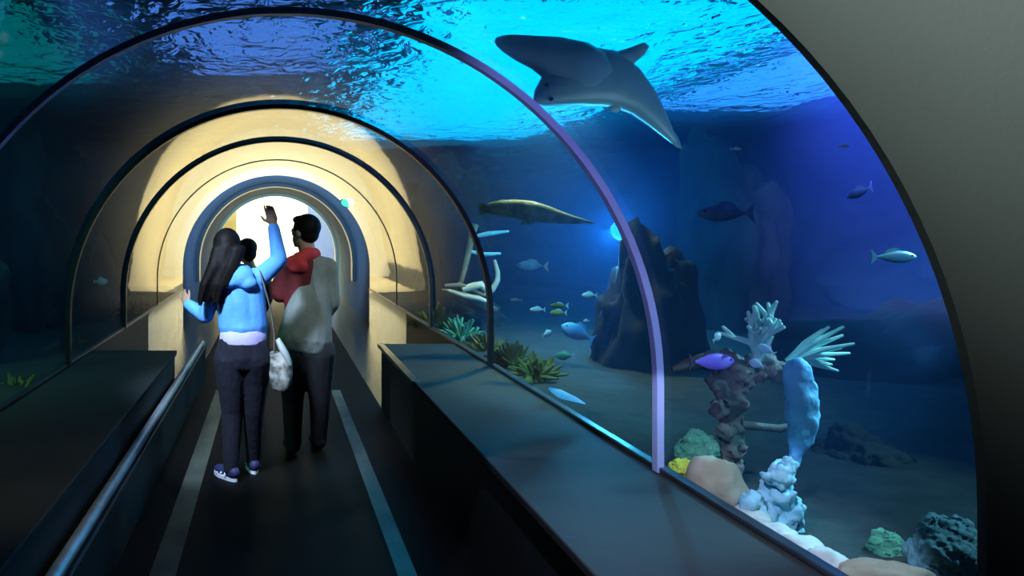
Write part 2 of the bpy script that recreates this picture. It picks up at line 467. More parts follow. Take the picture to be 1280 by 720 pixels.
# wall in which the far arch opens
def arch_wall(name, y0, y1, x0, x1, z0, z1, r, m, zl):
    bm = bmesh.new()
    a = arch_pts(r, 64, zl)
    for y in (y0, y1):
        va = [bm.verts.new((x, y, z)) for x, z in a]
        outer = []
        for x, z in a:
            d = V((x - XC, z - ZS))
            if z <= ZS:
                outer.append((x0 if x < XC else x1, z))
            else:
                k = min([(x1 - XC) / d.x if d.x > 1e-6 else ((x0 - XC) / d.x if d.x < -1e-6 else 1e9), (z1 - ZS) / d.y])
                outer.append((XC + d.x * k, ZS + d.y * k))
        vo = [bm.verts.new((x, y, z)) for x, z in outer]
        for k in range(len(a) - 1):
            bm.faces.new((va[k], va[k+1], vo[k+1], vo[k]))
        # corners
        for s in (0, 1):
            cx = x0 if s == 0 else x1
            ks = [k for k in range(len(outer) - 1) if abs(outer[k][0] - outer[k+1][0]) > 1e-6 and abs(outer[k][1] - outer[k+1][1]) > 1e-6]
            for k in ks:
                mx = (outer[k][0] + outer[k+1][0]) / 2
                if (mx < XC) == (s == 0):
                    c = bm.verts.new((cx, y, z1))
                    bm.faces.new((vo[k], vo[k+1], c))
    bm.verts.ensure_lookup_table()
    half = len(bm.verts) // 2
    n = len(a)
    for k in range(n - 1):
        bm.faces.new((bm.verts[k], bm.verts[k+1], bm.verts[half + k + 1], bm.verts[half + k]))
    return struct(name, bm, m)


arch_wall('wall_lobby_front', 20.62, 20.8, -5, 5, 0, 4.5, R - 0.03, M['white'], 0.0)
# --- portal wall the camera looks past
arch_wall('wall_front', 1.84, 1.866, -4.0, 5.0, 0, 4.6, R - 0.004, M['greywall'], 0.0)

# --- tank: sand bed, back walls, water body and water surface
TX0, TX1, TY0, TY1, ZW = -6.5, 9.0, 1.88, 16.0, 3.2
def bed(name, x0, x1, seed):
    bm = bmesh.new()
    nx, ny = 50, 90
    vs = []
    for j in range(ny + 1):
        row = []
        for i in range(nx + 1):
            x = x0 + (x1 - x0) * i / nx; y = TY0 + (TY1 - TY0) * j / ny
            z = 0.48 + 0.08 * noise.fractal(V((x * 0.8, y * 0.8, seed)), 1, 2, 4)
            row.append(bm.verts.new((x, y, z)))
        vs.append(row)
    for j in range(ny):
        for i in range(nx):
            bm.faces.new((vs[j][i], vs[j][i+1], vs[j+1][i+1], vs[j+1][i]))
    return struct(name, bm, M['sand'], True)


bed('ground', XC + R + 0.06, TX1, 1.0)
bed('ground_left', TX0, XC - R - 0.06, 5.0)


def rockwall(name, a, b, seed):
    """craggy wall between two plan points"""
    bm = bmesh.new(); a, b = V((*a, 0)), V((*b, 0))
    d = (b - a); n = V((-d.y, d.x, 0)).normalized()
    nu, nv = 90, 34
    g = []
    for j in range(nv + 1):
        row = []
        for i in range(nu + 1):
            p = a + d * (i / nu); z = 0.2 + 3.4 * j / nv
            k = noise.fractal(V((p.x * 0.55 + seed, p.y * 0.55, z * 0.8)), 1, 2, 5) * 0.7
            row.append(bm.verts.new(p + n * k + V((0, 0, z))))
        g.append(row)
    for j in range(nv):
        for i in range(nu):
            bm.faces.new((g[j][i], g[j][i+1], g[j+1][i+1], g[j+1][i]))
    return struct(name, bm, M['tankwall'], True)


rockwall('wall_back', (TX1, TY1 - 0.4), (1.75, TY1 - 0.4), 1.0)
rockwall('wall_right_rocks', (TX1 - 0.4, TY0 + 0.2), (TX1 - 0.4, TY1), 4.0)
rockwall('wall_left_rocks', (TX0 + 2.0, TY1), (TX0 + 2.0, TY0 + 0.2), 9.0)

# body of water, wrapped round the tunnel
bm = bmesh.new()
ap = arch_pts(R + 0.056, 48, 0.35)
def outward(x, z, x0, x1, z1):
    d = V((x - XC, z - ZS))
    if z <= ZS: return (x0 if x < XC else x1, z)
    k = min((x1 - XC) / d.x if d.x > 1e-6 else ((x0 - XC) / d.x if d.x < -1e-6 else 1e9), (z1 - ZS) / d.y)
    return (XC + d.x * k, ZS + d.y * k)
op = [outward(x, z, TX0, TX1, ZW - 0.06) for x, z in ap]
W = [[[bm.verts.new((x, y, z)) for x, z in q] for q in (ap, op)] for y in (TY0, TY1 - 0.01)]
for k in range(len(ap) - 1):
    for e in (0, 1):
        bm.faces.new((W[e][0][k], W[e][0][k+1], W[e][1][k+1], W[e][1][k]))
        bm.faces.new((W[0][e][k], W[0][e][k+1], W[1][e][k+1], W[1][e][k]))
for k in (0, -1):
    bm.faces.new((W[0][0][k], W[0][1][k], W[1][1][k], W[1][0][k]))
tag(obj('water', bm, M['watervol']), kind='structure')

bm = bmesh.new()
nx, ny = 130, 120
g = []
for j in range(ny + 1):
    row = []
    for i in range(nx + 1):
        x = TX0 + (TX1 - TX0) * i / nx; y = TY0 + (TY1 - TY0) * j / ny
        z = ZW + 0.035 * noise.fractal(V((x * 1.2, y * 1.0, 3.0)), 1, 2, 3)
        row.append(bm.verts.new((x, y, z)))
    g.append(row)
for j in range(ny):
    for i in range(nx):
        bm.faces.new((g[j][i], g[j][i+1], g[j+1][i+1], g[j+1][i]))
ws = tag(obj('water_surface', bm, M['ripple'], None, True), kind='structure')
if ws.data.polygons[0].normal.z > 0: ws.data.flip_normals()

# ================================================================== LIGHTS
def area(name, loc, target, size, power, col, shape='RECTANGLE', sy=None):
    l = bpy.data.lights.new(name, 'AREA'); l.energy = power; l.color = col; l.shape = shape; l.size = size
    l.size_y = sy or size
    o = bpy.data.objects.new(name, l); C.objects.link(o); o.location = loc
    o.rotation_euler = (V(target) - V(loc)).to_track_quat('-Z', 'Y').to_euler()
    return o


def spot(name, loc, target, power, col, ang=60, blend=0.6, rad=0.1):
    l = bpy.data.lights.new(name, 'SPOT'); l.energy = power; l.color = col; l.spot_size = math.radians(ang); l.spot_blend = blend
    l.shadow_soft_size = rad
    o = bpy.data.objects.new(name, l); C.objects.link(o); o.location = loc
    o.rotation_euler = (V(target) - V(loc)).to_track_quat('-Z', 'Y').to_euler()
    return o


# added glowing panels in dark housings, for the bright patches on the water
HALL = 4.9
bm = bmesh.new(); box(bm, (-7, 1.84, HALL), (9.6, 16.4, HALL + 0.1)); struct('ceiling_hall', bm, M['black'])
def added_panel(x, y, z, sx, sy, col, strength, label):
    t = empty('added_panel', (x, y, z), label, 'lamp', None)
    bm = bmesh.new(); box(bm, (x - sx/2 - 0.05, y - sy/2 - 0.05, z + 0.012), (x + sx/2 + 0.05, y + sy/2 + 0.05, z + 0.16)); bevel_all(bm, 0.01)
    obj('housing', bm, M['housing'], t)
    bm = bmesh.new(); box(bm, (x - sx/2, y - sy/2, z), (x + sx/2, y + sy/2, z + 0.010))
    obj('glow_panel', bm, emit('panel_light', col, strength), t)
    for q in (-1, 1):
        bm = bmesh.new(); tube(bm, [(x, y + q * sy * .3, z + .15), (x, y + q * sy * .3, HALL)], .02, 8); obj('hanger', bm, M['housing'], t)
    return t


added_panel(3.05, 10.9, 4.3, 3.4, 8.8, (0.0, 0.40, 0.80), 3.4, 'big cyan glowing panel added above the water behind the swimming shark')
added_panel(6.2, 9.0, 4.1, 1.9, 5.0, (0.03, 0.26, 0.95), 2.6, 'blue glowing panel added above the rippled water at the upper right')
added_panel(-0.1, 8.2, 4.3, 1.6, 2.2, (0.07, 0.2, 0.7), 1.6, 'dim blue panel added above the ripples over the tunnel')
added_panel(-3.2, 8.0, 4.2, 2.2, 3.4, (0.0, 0.20, 0.22), 0.9, 'dim teal panel added above the water at the upper left')

spot('spot_blue_right', (2.8, 4.2, 2.95), (7.0, 7.8, 1.7), 8000, (0.34, 0.25, 1.0), 48, 1.0, 0.2)  # unseen beam added to give the open water its violet haze
spot('spot_cyan_mid', (3.4, 8.5, 3.1), (3.2, 8.6, 0.4), 200, (0.05, 0.5, 0.9), 90, 0.8, 0.2)
spot('spot_coral', (3.7, 2.6, 2.9), (2.3, 3.3, 0.7), 240, (0.35, 0.8, 1.0), 50, 0.7, 0.05)
spot('spot_clumps', (2.8, 7.6, 3.08), (2.1, 7.4, 0.6), 260, (0.9, 1.0, 0.55), 105, 0.7, 0.1)  # added to light the long fish, boat and coral clumps
spot('spot_left', (-3.0, 4.5, 3.1), (-2.0, 6.0, 0.9), 220, (0.25, 0.75, 0.5), 90, 0.9, 0.2)
spot('spot_walkers', (-1.0, 3.3, 3.0), (-0.28, 5.13, 0.95), 900, (0.6, 0.75, 1.0), 30, 0.6, 0.15)  # unseen spot added above the tunnel to brighten the woman
spot('spot_man', (1.3, 3.5, 3.08), (0.26, 5.75, 1.18), 150, (0.9, 1.0, 0.92), 17, 0.6, 0.1)  # extra unseen light so the man's grey and red show up
spot('spot_left_ledge', (-0.4, 1.95, 2.4), (-1.3, 3.5, ZL), 60, (1.0, 1.0, 0.62), 48, 0.9, 0.1)  # added faint warm light for the left ledge
spot('spot_shark', (4.4, 5.2, 0.7), P(735, 90, 6.3), 130, (0.5, 0.75, 1.0), 40, 0.7, 0.1)  # added uplight to lift the underside of the shark
spot('spot_sponge', (3.7, 3.75, 1.9), (2.25, 3.32, 0.95), 330, (0.25, 0.75, 1.0), 30, 0.6, 0.05)  # put in to brighten the right side of the sponge
spot('spot_cyan_ledge', (1.0, 4.7, 3.08), (2.1, 5.2, 0.7), 330, (0.2, 0.8, 1.0), 50, 0.6, 0.05)  # added to light the tunnel-facing sides of rocks and fish
spot('spot_ledge', (0.7, 1.95, 2.15), (1.35, 2.85, ZL), 170, (0.6, 0.72, 1.0), 42, 0.10, 0.02)  # unseen hard-edged spot added to lighten only the near ledge
l = bpy.data.lights.new('glow_lamp', 'POINT'); l.energy = 150; l.color = (0.05, 0.5, 1.0); l.shadow_soft_size = 0.08
o = bpy.data.objects.new('glow_lamp', l); C.objects.link(o); o.location = P(765, 290, 7.5)

# entrance hall lamp behind and above the camera
spot('spot_entry', (0.2, -0.5, 3.2), (2.3, 1.8, 3.0), 330, (0.82, 1.0, 1.0), 72, 1.0, 0.3)
spot('spot_violet', (0.5, 0.9, 1.6), (1.40, 3.4, 1.65), 130, (0.38, 0.42, 1.0), 44, 0.5, 0.05)  # added light that tints the first ring violet
spot('spot_vault', (0.0, 11.2, 1.3), (0.0, 16.0, 1.5), 1200, (0.3, 0.65, 1.0), 70, 0.8, 0.1)  # unseen spot added to turn the far vault bluer

# lobby
area('lobby_ceiling_light', (-1.0, 24.0, 4.4), (-1.0, 24.0, 0), 4.0, 1050, (1.0, 0.91, 0.55))

# ================================================================== CAMERA
cd = bpy.data.cameras.new('camera'); cam = bpy.data.objects.new('camera', cd); C.objects.link(cam)
cam.location = (0, 0, EYE); cam.rotation_euler = (PI / 2, 0, 0)
cd.sensor_fit = 'HORIZONTAL'; cd.sensor_width = 36.0; cd.lens = 36.0 * F / 1280
cd.shift_x = (640 - VX) / 1280; cd.shift_y = -(360 - VY) / 1280
cd.clip_start = 0.05; cd.clip_end = 100
S.camera = cam

w = bpy.data.worlds.new('world'); S.world = w; w.use_nodes = True
w.node_tree.nodes['Background'].inputs[0].default_value = (0.1, 0.2, 0.4, 1)
w.node_tree.nodes['Background'].inputs[1].default_value = 0.01
S.view_settings.view_transform = 'Standard'; S.view_settings.look = 'None'; S.view_settings.gamma = 1.0
S.view_settings.use_curve_mapping = False; S.view_settings.exposure = 0.0
S.cycles.use_denoising = True
S.cycles.max_bounces = 10; S.cycles.transparent_max_bounces = 24; S.cycles.glossy_bounces = 4
S.cycles.volume_bounces = 0; S.cycles.caustics_reflective = False; S.cycles.caustics_refractive = False
S.cycles.sample_clamp_indirect = 4.0

# ================================================================== FISH
def fish(name, c, L, hgt, wid, yaw, m, mf, label, cat='fish', group=None, pitch=0.0, tail=0.24, small=False):
    """fish of length L whose nose points along yaw (0 = to the right of the picture)"""
    root = empty(name, c, label, cat, group)
    c = V(c)
    f = V((math.cos(yaw) * math.cos(pitch), math.sin(yaw) * math.cos(pitch), math.sin(pitch)))
    s = V((-math.sin(yaw), math.cos(yaw), 0)); u = f.cross(s) * 1.0
    if u.z < 0: u = -u
    prof = [(0.5, 0.03), (0.46, 0.30), (0.38, 0.62), (0.26, 0.90), (0.10, 1.0), (-0.06, 0.88), (-0.20, 0.55), (-0.30, 0.26), (-0.36, 0.17)]
    bm = bmesh.new(); n = 14
    loft(bm, [[c + f * (x * L) + u * (0.5 * hgt * k * math.sin(2*PI*j/n)) + s * (0.5 * wid * k * math.cos(2*PI*j/n)) for j in range(n)] for x, k in prof])
    obj('body', bm, m, root, True)
    bm = bmesh.new()
    prism(bm, [(-0.34*L, 0.07*hgt), (-0.5*L, tail*L*0.75), (-0.46*L, 0), (-0.5*L, -tail*L*0.75), (-0.34*L, -0.07*hgt)], f, u, c, wid * 0.08, s)
    obj('tail_fin', bm, mf, root)
    bm = bmesh.new()
    prism(bm, [(0.18*L, 0.44*hgt), (0.06*L, 0.70*hgt), (-0.12*L, 0.60*hgt), (-0.22*L, 0.22*hgt)], f, u, c, wid * 0.08, s)
    obj('dorsal_fin', bm, mf, root)
    if small: return root
    for q in (1, -1):
        bm = bmesh.new()
        prism(bm, [(0.20*L, -0.12*hgt), (0.04*L, -0.50*hgt), (0.0, -0.34*hgt), (0.12*L, -0.06*hgt)], f, u + s * 0.35 * q, c + s * q * wid * 0.40, wid * 0.06)
        obj('pectoral_fin', bm, mf, root)
        bm = bmesh.new(); ellipsoid(bm, c + f * 0.37 * L + u * 0.10 * hgt + s * q * wid * 0.27, (0.022*L,)*3, sub=2)
        obj('eye', bm, M['eye'], root, True)
    return root


# --- big shark seen from below, between the acrylic and the bright ripples
SD = 6.3
def shark():
    c = P(735, 95, SD)
    root = empty('shark', c, 'large dark grey shark seen from below against the bright cyan ripples', 'shark')
    # trunk: stations along the swimming line, (px, py, half width in px, half depth in px)
    st = [(668, 128, 2, 2), (676, 122, 12, 9), (690, 113, 22, 14), (710, 102, 32, 19), (735, 95, 38, 21), (760, 98, 36, 20),
          (783, 110, 29, 17), (803, 127, 21, 14), (820, 147, 14, 10), (834, 165, 8, 7), (842, 176, 4, 5)]
    k = SD / F
    pts = [P(a, b, SD + 0.25 * (i - 5) * 0.12) for i, (a, b, w_, h_) in enumerate(st)]
    bm = bmesh.new(); n = 18; rings = []
    for i, p in enumerate(pts):
        d = (pts[min(i + 1, len(pts) - 1)] - pts[max(i - 1, 0)]).normalized()
        side = V((0, 1, 0)).cross(d).normalized()
        dep = d.cross(side).normalized()
        rings.append([p + side * st[i][2] * k * math.cos(2*PI*j/n) + dep * st[i][3] * k * math.sin(2*PI*j/n) for j in range(n)])
    loft(bm, rings); obj('body', bm, M['shark'], root, True)

    def fin(name, outline, y, thick, my=0.0):
        cx = sum(a for a, b in outline) / len(outline); cy = sum(b for a, b in outline) / len(outline)
        bm = bmesh.new()
        lay = [(-1, 0.55), (-0.55, 0.9), (0, 1.0), (0.55, 0.9), (1, 0.55)]
        rings = [[P(cx + (a - cx) * s, cy + (b - cy) * (0.94 + 0.06 * s if s > .8 else s), y + my * (a - cx) * 0.001 + t * thick) for a, b in outline] for t, s in lay]
        loft(bm, rings); obj(name, bm, M['shark'], root, True)
    fin('pectoral_fin', [(618, 52), (620, 47), (628, 44), (640, 43), (660, 44), (700, 46), (735, 53), (757, 66), (766, 88), (750, 108), (715, 112), (690, 106), (664, 86), (645, 76), (630, 66), (621, 58)], SD - 0.05, 0.085, -1.0)
    fin('pectoral_fin', [(752, 72), (772, 64), (792, 58), (806, 53), (812, 58), (806, 68), (792, 80), (774, 92), (758, 98)], SD + 0.02, 0.06, 1.0)
    fin('pelvic_fin', [(772, 112), (790, 130), (770, 141), (750, 132), (748, 118)], SD + 0.05, 0.05)
    fin('tail_fin', [(826, 150), (838, 158), (848, 172), (853, 186), (846, 184), (836, 176), (826, 164)], SD + 0.2, 0.035)
    for a, b in ((683, 106), (689, 124)):
        bm = bmesh.new(); ellipsoid(bm, P(a, b, SD - 0.17), (0.018,)*3, sub=2); obj('eye', bm, M['eye'], root, True)
shark()

# --- long green fish
def long_fish():
    y = 7.0; k = y / F
    c = P(675, 264, y)
    root = empty('long_fish', c, 'long mottled green fish with a ridged back tapering to a point at its right', 'fish')
    st = [(606, 262, 3, 3), (612, 260, 7, 6), (625, 260, 10, 9), (645, 261, 12, 10), (665, 264, 13, 10), (685, 268, 11, 8), (702, 272, 8, 6), (718, 275, 5, 4), (732, 277, 2.5, 2), (742, 278, 1, 1)]
    bm = bmesh.new(); n = 14
    loft(bm, [[P(a, b, y) + V((0, math.cos(2*PI*j/n) * w_ * k, math.sin(2*PI*j/n) * h_ * k)) for j in range(n)] for a, b, h_, w_ in st])
    obj('body', bm, M['greenfish'], root, True)
    bm = bmesh.new()
    pl = [(620, 252), (628, 249), (636, 251), (646, 247), (656, 251), (668, 252), (678, 257), (690, 259), (690, 266), (620, 260)]
    o = P(0, 0, y); prism(bm, [(a * k, -b * k) for a, b in pl], (1, 0, 0), (0, 0, 1), o, 0.02)
    obj('dorsal_fin', bm, M['greenfish'], root)
    bm = bmesh.new()
    prism(bm, [(a * k, -b * k) for a, b in [(596, 252), (612, 258), (612, 265), (597, 272), (602, 262)]], (1, 0, 0), (0, 0, 1), o, 0.02)
    obj('tail_fin', bm, M['greenfish'], root)
    for s in (1, -1):
        bm = bmesh.new()
        prism(bm, [(a * k, -b * k) for a, b in [(672, 268), (662, 281), (652, 280), (656, 270)]], (1, 0, 0), (0, 0, 1), o + V((0, s * 0.045, 0)), 0.015)
        obj('pectoral_fin', bm, M['greenfish'], root)
        bm = bmesh.new(); ellipsoid(bm, P(716, 273, y) + V((0, s * 0.018, 0)), (0.008,)*3, sub=2); obj('eye', bm, M['eye'], root, True)
long_fish()

SCH = 'small fish of the school'
def pf(px, py, y, Lpx, hpx, yaw, m, mf, label, group=SCH, small=True, pitch=0.0, name='fish'):
    k = y / F
    return fish(name, P(px, py, y), Lpx * k, hpx * k, hpx * k * 0.5, yaw, M[m], M[mf], label, 'fish', group, pitch, small=small)

pf(665, 333, 6.0, 40, 14, PI - .2, 'bluefish', 'silverfish', 'blue grey fish hovering alone right of the sunken boat', small=False)
pf(737, 369, 5.6, 20, 8, PI, 'silverfish', 'silverfish', 'small silver fish highest in the school by the dark rock')
pf(672, 387, 5.6, 20, 7, PI, 'silverfish', 'silverfish', 'small thin silver fish at the left of the school')
pf(699, 382, 5.6, 24, 7, PI, 'greenfish', 'silverfish', 'small greenish fish swimming just above another greenish one')
pf(698, 391, 5.7, 22, 8, PI, 'greenfish', 'silverfish', 'small greenish fish swimming just under another greenish one')
pf(722, 416, 5.1, 44, 20, PI - .1, 'bluefish', 'bluefish', 'plump bright blue fish nose up over the olive coral', small=False, pitch=0.45)
pf(684, 417, 5.5, 15, 8, .3, 'silverfish', 'silverfish', 'tiny pale fish left of the plump blue fish', pitch=0.3)
pf(706, 445, 5.2, 24, 11, PI, 'greencoral', 'silverfish', 'small green fish below the plump blue fish')
pf(733, 401, 5.6, 8, 4, PI, 'silverfish', 'silverfish', 'speck of a pale fish right above the plump blue fish')
pf(645, 375, 6.3, 16, 4, PI, 'silverfish', 'silverfish', 'slim pale fish trailing right of the boat hull')
pf(907, 266, 5.2, 74, 22, PI, 'dimfish', 'dimfish', 'pale blue fish high in the open blue water at the right', 'fish in the open water', False)
pf(1117, 321, 3.6, 58, 16, 0, 'dimfish', 'dimfish', 'dim blue fish nearest the grey wall', 'fish in the open water', False)
pf(1075, 240, 5.2, 46, 12, PI + .3, 'dimfish', 'dimfish', 'faint slanting blue fish between two other fish in open water', 'fish in the open water', True, -0.3)
pf(1055, 183, 4.0, 12, 4, 0, 'silverfish', 'silverfish', 'bright speck of a silver fish high by the grey wall', 'fish in the open water')
pf(920, 186, 5.0, 14, 4, 0, 'silverfish', 'silverfish', 'small silver fish up beside the tail of the shark', 'fish in the open water')
pf(896, 422, 3.5, 18, 10, 0.5, 'silverfish', 'silverfish', 'small pale fish above the purple fish', 'fish round the coral pillar', True, 0.5)
pf(890, 452, 3.5, 62, 22, 0.1, 'purplefish', 'darkfish', 'glowing purple fish in front of the coral pillar', 'fish round the coral pillar', False)
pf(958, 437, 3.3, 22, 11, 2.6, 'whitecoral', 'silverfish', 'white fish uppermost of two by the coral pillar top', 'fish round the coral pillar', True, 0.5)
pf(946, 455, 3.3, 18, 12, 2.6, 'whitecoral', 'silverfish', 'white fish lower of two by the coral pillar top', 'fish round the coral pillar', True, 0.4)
pf(126, 352, 8.6, 18, 9, 0.2, 'silverfish', 'silverfish', 'lone small pale fish in the dark water at left', 'fish in the left water')

# ================================================================== CORAL AND ROCK
def rock(name, px, py, y, rx, rz, ry, m, label, cat, seed, rough=0.3, group=None, freq=1.3, sub=4):
    """rock centred under a picture point; radii in metres"""
    c = P(px, py, y)
    o = obj(name, rockmesh((0, 0, 0), (rx, ry, rz), seed, rough, sub, freq), M[m], None, True)
    o.location = c
    return tag(o, label, cat, group)


def grow(bm, p, d, L, r, depth, spread, rnd, n=6):
    q = p + d * L
    mid = p + d * L * 0.5 + V((rnd.uniform(-1, 1), rnd.uniform(-1, 1), rnd.uniform(-1, 1))) * L * 0.06
    tube(bm, [p, mid, q], [r, r * 0.88, r * 0.72], n)
    if depth <= 0:
        ellipsoid(bm, q, (r * 0.8,) * 3, sub=1)
        return
    for _ in range(rnd.choice((2, 3))):
        e = (d + V((rnd.uniform(-1, 1), rnd.uniform(-1, 1), rnd.uniform(-0.6, 1))) * spread).normalized()
        grow(bm, q - d * r * 0.3, e, L * rnd.uniform(0.62, 0.85), r * 0.70, depth - 1, spread, rnd, n)


def branching(name, base, d, L, r, depth, spread, m, label, seed, group=None, nst=3):
    rnd = random.Random(seed); bm = bmesh.new(); base = V(base)
    for i in range(nst):
        e = (V(d) + V((rnd.uniform(-1, 1), rnd.uniform(-1, 1), rnd.uniform(-.5, .5))) * spread * 0.8).normalized()
        grow(bm, V((0, 0, 0)), e, L * rnd.uniform(0.8, 1.1), r, depth, spread, rnd)
    o = obj(name, bm, M[m], None, True); o.location = base
    return tag(o, label, 'coral', group)


def roughen(o, amp, freq, seed=0.0):
    for v in o.data.vertices:
        v.co += v.normal * amp * noise.fractal(v.co * freq + V((seed, 0, 0)), 1, 2, 4)
    return o


def bush(name, px, py, y, r, m, label, seed, group=None):
    """tufted coral: many short tapering fingers"""
    rnd = random.Random(seed); bm = bmesh.new()
    for i in range(3): ellipsoid(bm, (rnd.uniform(-.4, .4) * r, rnd.uniform(-.3, .3) * r, rnd.uniform(-.6, -.2) * r), (r * .6, r * .5, r * .45), sub=2)
    for i in range(46):
        t = rnd.uniform(0, 2*PI); e = rnd.uniform(0.05, 1.5)
        d = V((math.cos(t) * math.cos(e), math.sin(t) * math.cos(e), math.sin(e)))
        L = r * rnd.uniform(.75, 1.35); b = V((d.x * .25, d.y * .25, -.15)) * r
        tube(bm, [b, b + d * L * .6 + V((rnd.uniform(-1, 1), rnd.uniform(-1, 1), 0)) * r * .1, b + d * L], [r * .13, r * .11, r * .05], 6)
    o = obj(name, bm, M[m], None, True); o.location = P(px, py, y)
    return tag(o, label, 'coral', group)


def brain_coral(name, px, py, y, r, m, label, seed, group=None, squash=0.8):
    """lobed coral head"""
    rnd = random.Random(seed); bm = bmesh.new()
    ellipsoid(bm, (0, 0, 0), (r * 0.8, r * 0.8, r * squash * 0.8))
    for i in range(14):
        t = rnd.uniform(0, 2*PI); e = rnd.uniform(-0.3, 1.3)
        ellipsoid(bm, (math.cos(t) * math.cos(e) * r * 0.62, math.sin(t) * math.cos(e) * r * 0.62, math.sin(e) * r * squash * 0.7), (r * rnd.uniform(.25, .42),) * 3, sub=2)
    o = roughen(fuse(name, bm, M[m], None, r * 0.04, 2), r * .14, 4.0 / r, seed); o.location = P(px, py, y)
    return tag(o, label, 'coral', group)


# encrusted pillar with its arch, right of the violet ring
t = empty('coral_pillar', P(912, 570, 3.6), 'encrusted dark coral pillar with a leaning arm standing behind the tan boulder', 'coral')
k = 3.6 / F
bm = bmesh.new()
pts = [(905, 640, 15), (908, 590, 15), (914, 540, 14), (912, 505, 15), (915, 478, 17), (912, 455, 16), (900, 446, 10)]
tube(bm, [P(a, b, 3.6) for a, b, r in pts], [r * k for a, b, r in pts], 12)
for i, (a, b, r) in enumerate([(896, 478, 13), (922, 500, 12), (900, 510, 11), (930, 470, 14), (905, 540, 12), (922, 560, 12), (945, 470, 12), (890, 455, 12)]):
    ellipsoid(bm, P(a, b, 3.6 - 0.02 * (i % 3)), (r * k, r * k, r * k * 1.1), sub=2)
roughen(fuse('trunk', bm, M['trunk'], t, 0.010, 2), .035, 16)
bm = bmesh.new()
pts = [(915, 470, 13), (940, 458, 13), (965, 460, 12), (985, 470, 11), (998, 490, 9)]
tube(bm, [P(a, b, 3.6) for a, b, r in pts], [r * k for a, b, r in pts], 12)
for a, b, r in [(930, 465, 12), (955, 452, 12), (975, 468, 10)]:
    ellipsoid(bm, P(a, b, 3.6), (r * k,) * 3, sub=2)
roughen(fuse('arm', bm, M['trunk'], t, 0.010, 2), .03, 18)
bm = bmesh.new()
pts = [(905, 452, 11), (880, 450, 9), (858, 456, 7), (840, 462, 4)]
tube(bm, [P(a, b, 3.62) for a, b, r in pts], [r * k for a, b, r in pts], 12)
obj('branch', bm, M['trunk'], t, True)
bm = bmesh.new()
pts = [(915, 530, 5), (945, 533, 5), (975, 536, 5), (1000, 530, 4)]
tube(bm, [P(a, b, 3.62) for a, b, r in pts], [r * k for a, b, r in pts], 10)
obj('branch', bm, M['trunk'], t, True)

branching('branching_coral', P(946, 448, 3.55), (0.10, -0.15, 1), 0.120, 0.022, 2, 0.75, 'cyancoral', 'cyan green branching coral on top of the coral pillar', 4, None, 7)
# fan of fingers pointing right
rnd = random.Random(3); bm = bmesh.new(); b0 = P(985, 452, 3.55)
for i in range(15):
    a = -0.15 + 0.95 * i / 14 + rnd.uniform(-.06, .06)
    d = V((math.cos(a), rnd.uniform(-.35, .1), math.sin(a))).normalized(); L = rnd.uniform(.17, .28)
    tube(bm, [V((0, 0, 0)), d * L * 0.5 + V((0, 0, 0.012)), d * L], [0.016, 0.013, 0.006], 7)
o = tag(obj('finger_coral', bm, M['cyancoral'], None, True), 'fan of pale coral fingers pointing right above the tall blue sponge', 'coral'); o.location = b0

# tall blue sponge
k = 3.35 / F
bm = bmesh.new()
pts = [(976, 640, 6), (984, 606, 6), (994, 568, 7), (1001, 550, 14), (1003, 525, 17), (1002, 500, 18), (1000, 478, 17), (997, 460, 14), (992, 450, 8)]
tube(bm, [P(a, b, 3.35) for a, b, r in pts], [r * k for a, b, r in pts], 20)
o = roughen(fuse('tube_sponge', bm, M['bluesponge'], None, 0.010, 4), .016, 14)
tag(o, 'tall upright bright blue sponge beside the coral pillar', 'sponge'); recentre(o, P(976, 640, 3.35))

# stacked blue-white coral under it
k = 3.1 / F
t = empty('stacked_coral', P(965, 672, 3.1), 'pale blue coral column of stacked knobs below the tall blue sponge', 'coral')
bm = bmesh.new()
for i, (a, b, r) in enumerate([(945, 655, 22), (975, 655, 24), (960, 632, 23), (938, 630, 16), (985, 635, 18), (965, 612, 17), (982, 620, 14), (950, 668, 24), (985, 676, 22), (940, 690, 26), (970, 695, 26)]):
    ellipsoid(bm, P(a, b, 3.1 + 0.03 * (i % 3)), (r * k, r * k * .9, r * k), sub=2)
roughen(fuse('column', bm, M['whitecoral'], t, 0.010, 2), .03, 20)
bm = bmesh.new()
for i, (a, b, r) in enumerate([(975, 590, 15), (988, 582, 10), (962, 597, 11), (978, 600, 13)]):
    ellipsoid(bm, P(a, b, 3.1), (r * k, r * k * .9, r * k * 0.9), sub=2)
roughen(fuse('cap', bm, M['whitecoral'], t, 0.008, 2), .025, 22)

